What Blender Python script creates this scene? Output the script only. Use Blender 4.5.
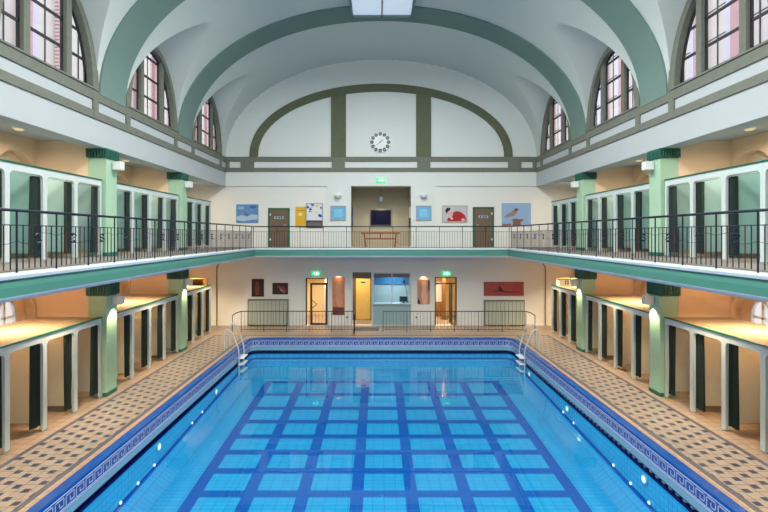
import bpy, bmesh, math, random
from mathutils import Vector
random.seed(7)
C = bpy.context.scene.collection
for o in list(bpy.data.objects): bpy.data.objects.remove(o)

# ------------------------------------------------------------------ camera, world, light, exposure
EYE = 4.15                      # camera height above the pool deck (z = 0); +y runs down the hall, x = 0 is its axis
cam = bpy.data.cameras.new('camera'); camo = bpy.data.objects.new('camera', cam); C.objects.link(camo)
camo.location = (-0.13, 0, EYE); camo.rotation_euler = (math.pi/2, 0, 0)
cam.sensor_width = 36; cam.lens = 455/768*36
cam.shift_x = 5.8/768; cam.shift_y = -21/768
cam.clip_start = .05; cam.clip_end = 200
sc = bpy.context.scene; sc.camera = camo
w = bpy.data.worlds.new('sky'); sc.world = w; w.use_nodes = True
bg = w.node_tree.nodes['Background']; bg.inputs[0].default_value = (.88, .91, 1.0, 1); bg.inputs[1].default_value = 2.7
sc.view_settings.view_transform = 'Standard'; sc.view_settings.look = 'None'
sc.view_settings.gamma = 1; sc.view_settings.use_curve_mapping = False
sc.view_settings.exposure = 0.15

def lamp(name, kind, loc, energy, col=(1,1,1), size=1, sy=None, rot=(0,0,0), parent=None, rad=.1):
    l = bpy.data.lights.new(name, kind); l.energy = energy; l.color = col
    if kind == 'AREA':
        l.size = size
        if sy: l.shape = 'RECTANGLE'; l.size_y = sy
    else: l.shadow_soft_size = rad
    o = bpy.data.objects.new(name, l); C.objects.link(o); o.location = loc; o.rotation_euler = rot
    if parent:
        o.parent = parent; o.location = Vector(loc) - parent.location
    return o
# daylight falling through the long skylight in the crown of the vault
sky_l = lamp('skylight_daylight', 'AREA', (0, 7.0, 11.70), 2180, (.97, 1, .96), 1.9, 16); sky_l.data.spread = math.radians(176)
WARM = (1, .79, .50)

# ------------------------------------------------------------------ materials
def lin(c):
    return tuple((v/255/12.92 if v/255 <= .04045 else ((v/255+.055)/1.055)**2.4) for v in c) + (1,)
M = {}
def mat(name, rgb, rough=.6, metal=0, var=.06, scale=3, bump=0, emit=0, spec=.5, trans=0):
    m = bpy.data.materials.new(name); m.use_nodes = True; nt = m.node_tree; N = nt.nodes; L = nt.links
    b = N['Principled BSDF']; b.inputs['Roughness'].default_value = rough; b.inputs['Metallic'].default_value = metal
    b.inputs['Specular IOR Level'].default_value = spec
    tc = N.new('ShaderNodeTexCoord'); nz = N.new('ShaderNodeTexNoise'); nz.inputs['Scale'].default_value = scale
    nz.inputs['Detail'].default_value = 5
    L.new(tc.outputs['Object'], nz.inputs['Vector'])
    mx = N.new('ShaderNodeMix'); mx.data_type = 'RGBA'
    c = lin(rgb)
    mx.inputs[6].default_value = tuple(max(0, v*(1-var)) for v in c[:3]) + (1,)
    mx.inputs[7].default_value = tuple(min(1, v*(1+var)) for v in c[:3]) + (1,)
    L.new(nz.outputs['Fac'], mx.inputs[0]); L.new(mx.outputs[2], b.inputs['Base Color'])
    if bump:
        bp = N.new('ShaderNodeBump'); bp.inputs['Strength'].default_value = bump; bp.inputs['Distance'].default_value = .02
        L.new(nz.outputs['Fac'], bp.inputs['Height']); L.new(bp.outputs[0], b.inputs['Normal'])
    if emit:
        b.inputs['Emission Color'].default_value = c; b.inputs['Emission Strength'].default_value = emit
    m['b'] = 1; M[name] = m
    if trans:
        t = N.new('ShaderNodeBsdfTranslucent'); L.new(mx.outputs[2], t.inputs[0])
        ms = N.new('ShaderNodeMixShader'); ms.inputs[0].default_value = trans
        L.new(b.outputs[0], ms.inputs[1]); L.new(t.outputs[0], ms.inputs[2])
        L.new(ms.outputs[0], N['Material Output'].inputs[0])
    return m
def tiles(name, rgb, line, sx, sy, axis='XY', rough=.25, lw=.06, var=.08, off=0.0):
    """rectangular tiling made of a brick texture"""
    m = mat(name, rgb, rough, var=var, scale=2); nt = m.node_tree; N = nt.nodes; L = nt.links
    b = N['Principled BSDF']
    src = b.inputs['Base Color'].links[0].from_socket
    tc = N.new('ShaderNodeTexCoord'); sp = N.new('ShaderNodeSeparateXYZ'); L.new(tc.outputs['Object'], sp.inputs[0])
    cb = N.new('ShaderNodeCombineXYZ')
    L.new(sp.outputs[axis[0]], cb.inputs[0]); L.new(sp.outputs[axis[1]], cb.inputs[1])
    br = N.new('ShaderNodeTexBrick'); br.offset = off; br.inputs['Scale'].default_value = 1
    br.inputs['Brick Width'].default_value = sx; br.inputs['Row Height'].default_value = sy
    br.inputs['Mortar Size'].default_value = lw*min(sx, sy); br.inputs['Mortar Smooth'].default_value = .2
    br.inputs['Color2'].default_value = (1,1,1,1)
    L.new(cb.outputs[0], br.inputs['Vector']); L.new(src, br.inputs['Color1'])
    d = N.new('ShaderNodeMix'); d.data_type = 'RGBA'; d.blend_type = 'MULTIPLY'; d.inputs[0].default_value = 1
    L.new(src, d.inputs[6]); d.inputs[7].default_value = (.93, .93, .95, 1); L.new(d.outputs[2], br.inputs['Color2'])
    br.inputs['Mortar'].default_value = lin(line)
    L.new(br.outputs['Color'], b.inputs['Base Color'])
    return m
mat('wall_white', (234, 233, 228), .8, scale=1.2, var=.03)
mat('vault_white', (206, 214, 210), .85, scale=.8, var=.04)
mat('endwall_white', (226, 230, 227), .85, scale=.8, var=.03)
mat('aisle_paint', (236, 210, 178), .8, scale=1, var=.05)
mat('beam_white', (186, 192, 195), .8, scale=1, var=.03)
mat('stone', (116, 119, 108), .75, scale=9, var=.22, bump=.2)
mat('olive_stone', (98, 104, 80), .75, scale=9, var=.2)
mat('rib_green', (112, 138, 130), .8, scale=1.4, var=.10)
mat('pillar_green', (170, 206, 178), .6, scale=4, var=.08)
mat('capital_green', (40, 104, 88), .45, scale=6, var=.15)
mat('fascia_green', (76, 138, 124), .4, scale=1.5, var=.06)
mat('trim_white', (206, 216, 222), .5, var=.03)
mat('frame_white', (206, 218, 218), .45, var=.03)
mat('panel_mint', (196, 226, 224), .5, var=.06, trans=.5)
mat('panel_cream', (246, 246, 238), .5, var=.05, trans=.5)
mat('top_cream', (232, 212, 186), .6, scale=2, var=.07, trans=.78)
mat('groove_shade', (10, 34, 30), .6)  # near-black core colour: shade between the capital flutes put into the paint
mat('cap_green', (24, 98, 74), .4)
mat('curtain', (30, 50, 46), .75, scale=8, var=.35)
mat('iron', (26, 34, 52), .4, metal=.3)
mat('iron_red', (74, 32, 34), .45)
mat('steel', (222, 228, 232), .3, metal=.5)
mat('white_plastic', (232, 236, 236), .4)
mat('gallery_floor', (138, 132, 126), .6, scale=20, var=.15)
mat('black', (16, 17, 20), .4)
mat('dark_frame', (38, 40, 42), .5)
mat('wood_door', (112, 92, 74), .5, scale=2, var=.2)
mat('bench_wood', (150, 70, 44), .5, scale=5, var=.2)
mat('yellow_door', (236, 196, 110), .5)
mat('warm_wall', (240, 214, 164), .7)
mat('niche_tan', (176, 166, 144), .8)
mat('heater', (172, 180, 168), .5)
mat('box_brown', (150, 106, 60), .6)
mat('booth_blue', (150, 178, 182), .5)
mat('facade_cream', (198, 192, 180), .8)
mat('facade_white', (190, 190, 214), .8)
mat('blue_tile', (14, 74, 152), .22, scale=6, var=.12)
mat('sky_tile', (128, 168, 192), .25, scale=8, var=.08)
mat('gutter', (8, 20, 92), .4)
mat('key_blue', (40, 70, 150), .3, scale=10, var=.1)
mat('key_white', (196, 208, 236), .3)
mat('lens', (255, 246, 232), .3, emit=.8)
mat('exit_green', (20, 200, 110), .4, emit=1.2)
mat('exit_white', (235, 255, 240), .4, emit=1.2)
mat('lampglass', (255, 226, 180), .4, emit=.35)
mat('skyglass', (190, 206, 220), .3, emit=.6)
tiles('brick', (178, 138, 134), (214, 196, 190), .25, .08, 'YZ', rough=.85, var=.15, off=.5)
tiles('floor_tile', (170, 148, 128), (140, 118, 100), .21, .21, rough=.38, lw=.05)
tiles('border_tile', (88, 88, 98), (104, 98, 96), .105, .105, rough=.4)
tiles('pool_tile', (42, 158, 208), (24, 124, 184), .25, .125, 'XY', lw=.06)
tiles('pool_wall', (76, 192, 232), (34, 140, 208), .125, .125, 'YZ', lw=.05)
tiles('pool_wall_far', (66, 186, 232), (34, 138, 208), .25, .25, 'XZ', lw=.05)
tiles('lane_tile', (0, 88, 172), (4, 76, 156), .125, .125, lw=.05)
# deck tiling: small dark squares between big cream ones, on a (2,1) knight's-move lattice
def deck_mat(name, sign):
    m = tiles(name, (158, 144, 130), (126, 112, 100), .24, .21, rough=.38, lw=.05)
    nt = m.node_tree; N = nt.nodes; L = nt.links; b = N['Principled BSDF']
    src = b.inputs['Base Color'].links[0].from_socket
    tc = N.new('ShaderNodeTexCoord'); sp = N.new('ShaderNodeSeparateXYZ'); L.new(tc.outputs['Object'], sp.inputs[0])
    def mth(op, a, bb=None):
        n = N.new('ShaderNodeMath'); n.operation = op
        for i, v in enumerate((a, bb)):
            if v is None: continue
            if isinstance(v, (int, float)): n.inputs[i].default_value = v
            else: L.new(v, n.inputs[i])
        return n.outputs[0]
    u = .118
    i = mth('FLOOR', mth('DIVIDE', mth('MULTIPLY', sp.outputs['X'], sign), u))
    j = mth('FLOOR', mth('DIVIDE', sp.outputs['Y'], u))
    k = mth('SUBTRACT', i, mth('MULTIPLY', j, 2))
    q = mth('FLOORED_MODULO', mth('ADD', k, .5), 5)
    dk = mth('LESS_THAN', q, 1)
    mx = N.new('ShaderNodeMix'); mx.data_type = 'RGBA'; L.new(dk, mx.inputs[0]); L.new(src, mx.inputs[6])
    mx.inputs[7].default_value = lin((58, 66, 84)); L.new(mx.outputs[2], b.inputs['Base Color'])
    M[name] = m
deck_mat('deck_right', 1); deck_mat('deck_left', -1)
# water and glass: clear sheets with Fresnel reflection
def sheet(name, tint, ior, rough, wave=0):
    m = bpy.data.materials.new(name); m.use_nodes = True; N = m.node_tree.nodes; L = m.node_tree.links
    N.remove(N['Principled BSDF'])
    t = N.new('ShaderNodeBsdfTransparent'); t.inputs[0].default_value = tint
    g = N.new('ShaderNodeBsdfGlossy'); g.inputs['Roughness'].default_value = rough
    f = N.new('ShaderNodeLayerWeight'); f.inputs['Blend'].default_value = .5; f0 = ((ior-1)/(ior+1))**2
    pw = N.new('ShaderNodeMath'); pw.operation = 'POWER'; L.new(f.outputs['Facing'], pw.inputs[0]); pw.inputs[1].default_value = 5
    fr = N.new('ShaderNodeMath'); fr.operation = 'MULTIPLY_ADD'; L.new(pw.outputs[0], fr.inputs[0]); fr.inputs[1].default_value = 1-f0; fr.inputs[2].default_value = f0
    ms = N.new('ShaderNodeMixShader'); L.new(fr.outputs[0], ms.inputs[0]); L.new(t.outputs[0], ms.inputs[1]); L.new(g.outputs[0], ms.inputs[2])
    L.new(ms.outputs[0], N['Material Output'].inputs[0])
    if wave:
        tc = N.new('ShaderNodeTexCoord'); nz = N.new('ShaderNodeTexNoise'); nz.inputs['Scale'].default_value = 1.6
        nz.inputs['Detail'].default_value = 1
        L.new(tc.outputs['Object'], nz.inputs['Vector'])
        bp = N.new('ShaderNodeBump'); bp.inputs['Strength'].default_value = wave; bp.inputs['Distance'].default_value = .02
        L.new(nz.outputs['Fac'], bp.inputs['Height']); L.new(bp.outputs[0], g.inputs['Normal']); L.new(bp.outputs[0], f.inputs['Normal'])
    M[name] = m
sheet('water', (.74, .95, 1, 1), 1.33, .01, .06)
sheet('glass', (.95, .96, 1, 1), 1.45, .02)

# ------------------------------------------------------------------ mesh builder
class MB:
    def __init__(s): s.v = []; s.f = []; s.m = []
    def add(s, vs, fs, mi=0):
        n = len(s.v); s.v += [tuple(p) for p in vs]; s.f += [tuple(i+n for i in f) for f in fs]; s.m += [mi]*len(fs); return s
    def box(s, x0, x1, y0, y1, z0, z1, mi=0):
        x0, x1 = sorted((x0, x1)); y0, y1 = sorted((y0, y1)); z0, z1 = sorted((z0, z1))
        v = [(x, y, z) for z in (z0, z1) for y in (y0, y1) for x in (x0, x1)]
        return s.add(v, [(0,2,3,1), (4,5,7,6), (0,1,5,4), (2,6,7,3), (0,4,6,2), (1,3,7,5)], mi)
    def quad(s, a, b, c, d, mi=0): return s.add([a, b, c, d], [(0,1,2,3)], mi)
    def plate(s, pts, plane, a0, a1, mi=0):
        """outline pts (u,v) in plane 'xy','xz' or 'yz', given thickness from a0 to a1 along the third axis"""
        def P(u, v, a):
            return (u, v, a) if plane == 'xy' else (u, a, v) if plane == 'xz' else (a, u, v)
        n = len(pts)
        v = [P(u, q, a0) for u, q in pts] + [P(u, q, a1) for u, q in pts]
        f = [tuple(range(n))[::-1], tuple(range(n, 2*n))] + [(i, (i+1) % n, (i+1) % n+n, i+n) for i in range(n)]
        return s.add(v, f, mi)
    def tube(s, pts, r, n=6, mi=0):
        pts = [Vector(p) for p in pts]; rings = []
        for i, p in enumerate(pts):
            d = (pts[min(i+1, len(pts)-1)] - pts[max(i-1, 0)]).normalized()
            up = Vector((0,0,1)) if abs(d.z) < .9 else Vector((0,1,0))
            a = d.cross(up).normalized(); b = d.cross(a).normalized()
            rings.append([p + r*(math.cos(t)*a + math.sin(t)*b) for t in [2*math.pi*k/n for k in range(n)]])
        v = [q for R in rings for q in R]; f = []
        for i in range(len(rings)-1):
            for k in range(n):
                f.append((i*n+k, i*n+(k+1) % n, (i+1)*n+(k+1) % n, (i+1)*n+k))
        f.append(tuple(range(n))[::-1]); f.append(tuple((len(rings)-1)*n+k for k in range(n)))
        return s.add(v, f, mi)
    def lathe(s, prof, c, axis='z', n=16, mi=0):
        v = []; f = []
        for (r, h) in prof:
            for k in range(n):
                t = 2*math.pi*k/n; a, b = r*math.cos(t), r*math.sin(t)
                v.append((c[0]+a, c[1]+b, c[2]+h) if axis == 'z' else (c[0]+a, c[1]+h, c[2]+b) if axis == 'y' else (c[0]+h, c[1]+a, c[2]+b))
        for i in range(len(prof)-1):
            for k in range(n): f.append((i*n+k, i*n+(k+1) % n, (i+1)*n+(k+1) % n, (i+1)*n+k))
        f.append(tuple(range(n))[::-1]); f.append(tuple((len(prof)-1)*n+k for k in range(n)))
        return s.add(v, f, mi)
    def build(s, name, ms, parent=None, smooth=False, bevel=0, origin=None, solid=True):
        me = bpy.data.meshes.new(name)
        if parent is not None:
            p = parent
            off = Vector((0,0,0))
            while p is not None: off += p.location; p = p.parent
        elif origin is not None: off = Vector(origin)
        else: off = Vector((0,0,0))
        me.from_pydata([tuple(Vector(q)-off) for q in s.v], [], s.f)
        if not isinstance(ms, (list, tuple)): ms = [ms]
        for k in ms: me.materials.append(M[k])
        for p, i in zip(me.polygons, s.m): p.material_index = i
        if solid:
            b = bmesh.new(); b.from_mesh(me); bmesh.ops.recalc_face_normals(b, faces=b.faces); b.to_mesh(me); b.free()
        if smooth:
            for p in me.polygons: p.use_smooth = True
            me.set_sharp_from_angle(angle=math.radians(35))
        o = bpy.data.objects.new(name, me); C.objects.link(o)
        if parent is not None: o.parent = parent
        elif origin is not None: o.location = off
        if bevel:
            md = o.modifiers.new('bevel', 'BEVEL'); md.width = bevel; md.segments = 2; md.limit_method = 'ANGLE'
        return o
def struct(o): o['kind'] = 'structure'; return o
def tag(o, label, cat, group=None):
    o['label'] = label; o['category'] = cat
    if group: o['group'] = group
    return o
def thing(name, loc, label, cat, group=None):
    o = bpy.data.objects.new(name, None); C.objects.link(o); o.location = loc; o.empty_display_size = .2
    return tag(o, label, cat, group)
def base(b):
    xs = [v[0] for v in b.v]; ys = [v[1] for v in b.v]; zs = [v[2] for v in b.v]
    return ((min(xs)+max(xs))/2, (min(ys)+max(ys))/2, min(zs))
def holed(outer, holes, P):
    """flat filled outline with holes; P maps (u,v) to 3-D; returns verts, faces"""
    b = bmesh.new(); es = []
    for loop in [outer]+holes:
        vs = [b.verts.new(P(u, v)) for u, v in loop]
        es += [b.edges.new((vs[i], vs[(i+1) % len(vs)])) for i in range(len(vs))]
    bmesh.ops.triangle_fill(b, use_beauty=True, use_dissolve=False, edges=es)
    b.verts.index_update()
    r = [tuple(v.co) for v in b.verts], [tuple(v.index for v in f.verts) for f in b.faces]
    b.free(); return r
def wall_holes(mb, outer, holes, plane, a0, a1):
    for a in (a0, a1):
        P = (lambda u, v: (u, a, v)) if plane == 'xz' else (lambda u, v: (a, u, v))
        vs, fs = holed(outer, holes, P); mb.add(vs, fs)
    for loop in [outer]+holes:
        for i in range(len(loop)):
            (u0, v0), (u1, v1) = loop[i], loop[(i+1) % len(loop)]
            if plane == 'xz': mb.quad((u0,a0,v0), (u1,a0,v1), (u1,a1,v1), (u0,a1,v0))
            else: mb.quad((a0,u0,v0), (a0,u1,v1), (a1,u1,v1), (a1,u0,v0))
def offset_path(path, d):
    """shift an open xy path to its right-hand side by d (the pool side), mitred"""
    out = []
    for i, p in enumerate(path):
        ns = []
        for a, b in ((i-1, i), (i, i+1)):
            if a < 0 or b >= len(path): continue
            t = Vector(path[b]) - Vector(path[a]); t.normalize(); ns.append(Vector((t.y, -t.x)))
        n = ns[0] if len(ns) == 1 else (ns[0]+ns[1]).normalized()
        k = 1 if len(ns) == 1 else 1/max(.3, n.dot(ns[0]))
        out.append((p[0]+n.x*d*k, p[1]+n.y*d*k))
    return out
def sweep(mb, path, prof, mi=0, closed=True):
    rings = []
    for (u, z) in prof:
        pp = offset_path(path, u)
        rings.append([(x, y, z(x, y) if callable(z) else z) for x, y in pp])
    n = len(path); k = len(prof); v = [q for R in rings for q in R]; f = []
    for a in range(k if closed else k-1):
        b = (a+1) % k
        for i in range(n-1): f.append((a*n+i, a*n+i+1, b*n+i+1, b*n+i))
    if closed: f += [tuple(a*n for a in range(k)), tuple(a*n+n-1 for a in range(k))[::-1]]
    return mb.add(v, f, mi)
def FX(px): return (px-378.2)*20.8/455 - .13       # far-wall measurements
def FZ(py): return EYE + (235-py)*20.8/455

# ================================================================== setting
NEAR, FAR = -1.6, 20.8
PW, PF = 5.41, 18.4                       # half width of the pool opening, its far end
r = .5
arcL = [(-PW+r-r*math.cos(t), PF-r+r*math.sin(t)) for t in [k*math.pi/16 for k in range(9)]]
pool_path = [(-PW, NEAR)] + arcL + [(-x, y) for x, y in arcL[::-1]] + [(PW, NEAR)]
def in_floor(x, y): return -(1.13+(16.34-y)*.0415)
def in_ledge(x, y): return in_floor(x, y)+.25
# deck
b = MB()
outer = [(-8.9, NEAR), (-8.9, 23.6), (8.9, 23.6), (8.9, NEAR)] + [(x, y) for x, y in offset_path(pool_path, 0)[::-1]]
b.plate(outer, 'xy', -.25, 0)
struct(b.build('floor', 'floor_tile'))
for s, nm in ((-1, 'left'), (1, 'right')):
    b = MB().box(s*5.64, s*6.85, NEAR, 18.75, 0, .004)
    struct(b.build('trim_deck_%s' % nm, 'deck_%s' % nm))
    b = MB().box(s*5.54, s*5.64, NEAR, 18.75, 0, .006).box(s*6.83, s*6.92, NEAR, 18.75, 0, .006)
    for k in range(50):
        y = k*.525+.1
    struct(b.build('trim_border_%s' % nm, 'border_tile'))
struct(MB().box(-6.92, 6.92, 18.75, 18.83, 0, .006).build('trim_border_far', 'border_tile'))
# pool basin
b = MB()
sweep(b, pool_path, [(0, -.2), (0, .012), (.18, .012), (.195, .0), (.2, -.03), (.2, -.2)], 0)
sweep(b, pool_path, [(.19, -.3), (.19, -.035), (.203, -.035), (.203, -.3)], 1)
sweep(b, pool_path, [(0, -.47), (0, -.2), (.19, -.2), (.19, -.305), (.2, -.305), (.2, -.45), (.19, -.47)], 2)
sweep(b, pool_path, [(.08, -.64), (.08, -.47), (.1, -.47), (.1, -.64)], 3)
struct(b.build('pool_edge', ['blue_tile', 'key_blue', 'sky_tile', 'gutter']))
# underwater shell
b = MB()
sweep(b, pool_path, [(.1, -.6), (.2, -.6)], 2, closed=False)
n0 = len(b.f)
sweep(b, pool_path, [(.2, -.6), (.2, in_ledge)], 0, closed=False)
sweep(b, pool_path, [(.204, lambda x, y: in_ledge(x, y)+.05), (.204, in_ledge), (.26, in_ledge)], 3, closed=False)
sweep(b, pool_path, [(.26, in_ledge), (.34, lambda x, y: in_ledge(x, y)-.02), (.68, in_floor)], 4, closed=False)
mid = len(b.f)
for i in range(n0, mid):                                        # far stretches take the x-wise tile pattern
    ys = [b.v[j][1] for j in b.f[i]]
    if min(ys) > 17 and b.m[i] == 0: b.m[i] = 1
# floor with its dark lanes
lx = [-4.06, -2.9, -1.74, -.58, .58, 1.74, 2.9, 4.06]
ly = [16.34, 15.2, 14.11, 13.19, 12.30, 11.48, 10.64, 9.76, 8.9, 8.0, 7.1, 6.2, 5.3, 4.4, 3.5, 2.6, 1.7]
xs = sorted([-4.75, 4.75] + [x+d for x in lx for d in (-.135, .135)])
ys = sorted([NEAR, 17.75] + [y+d for y in ly for d in (-.12, .12)])
for i in range(len(xs)-1):
    for j in range(len(ys)-1):
        cx, cy = (xs[i]+xs[i+1])/2, (ys[j]+ys[j+1])/2
        lane = (any(abs(cx-x) < .1 for x in lx) and cy < 16.45) or (any(abs(cy-y) < .1 for y in ly) and abs(cx) < 4.1)
        q = [(xs[i], ys[j]), (xs[i+1], ys[j]), (xs[i+1], ys[j+1]), (xs[i], ys[j+1])]
        b.add([(x, y, in_floor(x, y)) for x, y in q], [(0,1,2,3)], 3 if lane else 4)
struct(b.build('pool_basin', ['pool_wall', 'pool_wall_far', 'gutter', 'lane_tile', 'pool_tile'], solid=False))
wp = offset_path(pool_path, .1)
struct(MB().add([(x, y, -.57) for x, y in wp], [tuple(range(len(wp)))[::-1]]).build('water', 'water', solid=False))
# greek key running round the pool wall, and the pale bands above and below it
kp = [Vector(p) for p in offset_path(pool_path, .206)]
seg = [0]
for i in range(len(kp)-1): seg.append(seg[-1]+(kp[i+1]-kp[i]).length)
def along(s, out):
    s = max(0, min(seg[-1]-1e-4, s)); i = 0
    while seg[i+1] < s: i += 1
    t = (kp[i+1]-kp[i]).normalized(); p = kp[i]+t*(s-seg[i]); n = Vector((t.y, -t.x))
    return p + n*out
def strip(b, s0, s1, z0, z1):
    n = max(1, int((s1-s0)/.08)) if s1-s0 > .05 and any(abs(s1-q) < .5 for q in (seg[1]+.4, seg[-2]-.4)) else 1
    for k in range(n):
        a0, a1 = s0+(s1-s0)*k/n, s0+(s1-s0)*(k+1)/n
        p, q = along(a0, 0), along(a1, 0)
        b.quad((p.x, p.y, z0), (q.x, q.y, z0), (q.x, q.y, z1), (p.x, p.y, z1))
b = MB(); U = .25; hk = .17; z0k = -.262; wl = .02
def kz(v): return z0k+v*hk
s = 7.0
T = [((0,0),(0,1)), ((0,1),(.78,1)), ((.78,1),(.78,.3)), ((.38,.3),(.78,.3)), ((.38,.3),(.38,.66)), ((0,0),(1,0))]
while s < seg[-1]-7:
    for (u0, v0), (u1, v1) in T:
        strip(b, s+min(u0,u1)*U-wl/2, s+max(u0,u1)*U+wl/2, kz(min(v0,v1))-wl/2, kz(max(v0,v1))+wl/2)
    s += U
sweep(b, pool_path, [(.2, -.045), (.2, -.06), (.207, -.06), (.207, -.045)])
sweep(b, pool_path, [(.2, -.285), (.2, -.3), (.207, -.3), (.207, -.285)])
struct(b.build('trim_key', 'key_white', solid=False))
# small pale studs in the gutter on the right side
b = MB()
for k in range(74):
    y = 3.2+k*.2
    b.box(5.27, 5.305, y, y+.07, -.56, -.53)
struct(b.build('trim_gutter_right', 'key_white'))
# walls of the side aisles with their arched windows
WY = [11.02, 15.48]
def arch(cy, hw, zs, rise, zb, n=14):
    return [(cy-hw, zb)] + [(cy-hw*math.cos(math.pi*k/n), zs+rise*math.sin(math.pi*k/n)) for k in range(n+1)] + [(cy+hw, zb)]
AW = []
for y in WY: AW += [(y, .62, 2.15, .6, 1.2), (y, .62, 5.6, .6, 4.6)]
for s, nm in ((-1, 'left'), (1, 'right')):
    b = MB()
    wall_holes(b, [(NEAR, 0), (FAR+.3, 0), (FAR+.3, 6.6), (NEAR, 6.6)], [arch(*a) for a in AW], 'yz', s*8.9, s*9.3)
    struct(b.build('wall_%s' % nm, 'aisle_paint'))
    b = MB()                                                    # upper wall under the vault, and the beam in line with it
    b.box(s*7.1, s*7.57, NEAR, FAR, 6.37, 7.7)
    struct(b.build('wall_clerestory_%s' % nm, 'beam_white'))
    b = MB()
    b.box(s*7.57, s*9.3, NEAR, FAR, 6.56, 6.75)
    struct(b.build('ceiling_upper_%s' % nm, 'beam_white'))
    b = MB().box(s*7.1, s*7.57, NEAR, FAR, 2.95, 3.3).box(s*5.6, s*8.9, NEAR, FAR, 3.3, 3.4)
    struct(b.build('ceiling_lower_%s' % nm, 'aisle_paint'))
    k = 0
    for y in (2.77, 7.22, 11.67, 16.12):
        for (z0, z1) in ((0, 3.3), (3.6, 6.56)):
            k += 1
            struct(MB().box(s*7.57, s*8.9, y, y+.47, z0, z1).build('wall_cross_%s_%d' % (nm, k), 'aisle_paint'))
    # stone bands under the clerestory windows
    b = MB()
    X0, X1 = s*7.06, s*7.11
    b.box(X0, X1, NEAR, FAR-.06, 7.46, 7.70).box(X0, X1, NEAR, FAR-.06, 7.01, 7.20)
    for yc in (.78, 5.23, 9.68, 14.13, 18.58):
        for d in (-1.5, 1.5): b.box(X0-s*.005, X1, yc+d-.1, yc+d+.1, 7.05, 7.6)
    struct(b.build('trim_band_%s' % nm, 'stone'))
    # building outside, seen through the clerestory windows
    b = MB()
    b.box(s*14, s*14.4, -12, 44, 0, 22, 0)
    for q in range(26):
        y = -12+q*2.1
        b.box(s*13.8, s*14, y, y+.62, 0, 22, 1)
        b.box(s*13.9, s*14, y+.62, y+.95, 0, 22, 2)
        for g in (1.5,): b.box(s*13.96, s*14, y+g, y+g+.035, 4, 20, 3)
        if q == 0:
            for g in range(13): b.box(s*13.97, s*14, -12, 44, 4+g*1.2, 4.03+g*1.2, 3)
    struct(b.build('facade_%s' % nm, ['facade_cream', 'brick', 'facade_white', 'dark_frame']))

# vault with its cross cells
A_, B_, P_, Z_ = 7.1, 4.5, 2.07, 7.65
def V(x): return Z_ + B_*max(0, 1-(abs(x)/A_)**P_)**(1/P_)
cells = [.78, 5.23, 9.68, 14.13, 18.58]; HW = 1.575
def cellh(x, t):
    e = math.sqrt(max(0, 1-t*t)); return Z_ + 2.35*e + .39*(A_-x)*e
rows = []
for c in cells:
    for k in range(33):
        a = -math.cos(math.pi*k/32); rows.append((c+HW*a, a))
    rows.append((c+HW+.02, 9)); rows.append((c+2.2, 9))
rows = [(NEAR, 9)] + [q for q in rows if NEAR < q[0] < FAR] + [(FAR, 9)]
NV, NC = 30, 12
def section(t):
    if abs(t) >= .9999: X = A_
    else:
        lo, hi = 0, A_
        for _ in range(50):
            m_ = (lo+hi)/2
            if V(m_) > cellh(m_, t): lo = m_
            else: hi = m_
        X = lo
    q = []
    for k in range(NV+1):
        x = A_*math.sin((k/NV)*math.asin(min(1, X/A_))); q.append((x, V(x)))
    for k in range(1, NC+1):
        x = X+(A_-X)*k/NC; q.append((x, cellh(x, t) if abs(t) < 1 else Z_))
    return q
b = MB()
secs = [(y, section(t)) for y, t in rows]
for s in (-1, 1):
    n = NV+NC+1
    v = [(s*x, y, z) for y, q in secs for x, z in q]
    f = [(i*n+k, i*n+k+1, (i+1)*n+k+1, (i+1)*n+k) for i in range(len(secs)-1) for k in range(n-1)]
    b.add(v, f)
vault = b.build('ceiling', 'vault_white', solid=False)
bm = bmesh.new(); bm.from_mesh(vault.data); bmesh.ops.remove_doubles(bm, verts=bm.verts, dist=.0015)
bmesh.ops.recalc_face_normals(bm, faces=bm.faces)
for f in bm.faces: f.smooth = True
bm.to_mesh(vault.data); bm.free(); vault.data.set_sharp_from_angle(angle=math.radians(22)); struct(vault)
for i, c in enumerate((3.0, 7.45, 11.9, 16.35)):
    b = MB(); n = 64; v = []; f = []
    for k in range(n+1):
        th = -math.pi/2 + math.pi*k/n
        x = A_*math.sin(th); z = V(x); 
        d = math.hypot(x/A_**2, (z-Z_)/B_**2) or 1; nx, nz = (x/A_**2)/d, ((z-Z_)/B_**2)/d
        for (o_, yy) in ((-.1, -.56), (.05, -.56), (.05, .56), (-.1, .56)):
            v.append((x-nx*o_, c+yy, z-nz*o_))
    for k in range(n):
        for a in range(4): f.append((k*4+a, k*4+(a+1) % 4, k*4+4+(a+1) % 4, k*4+4+a))
    f += [(0,1,2,3), tuple(n*4+q for q in (3,2,1,0))]
    b.add(v, f); struct(b.build('trim_rib_%d' % (i+1), 'rib_green', smooth=True))

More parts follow.
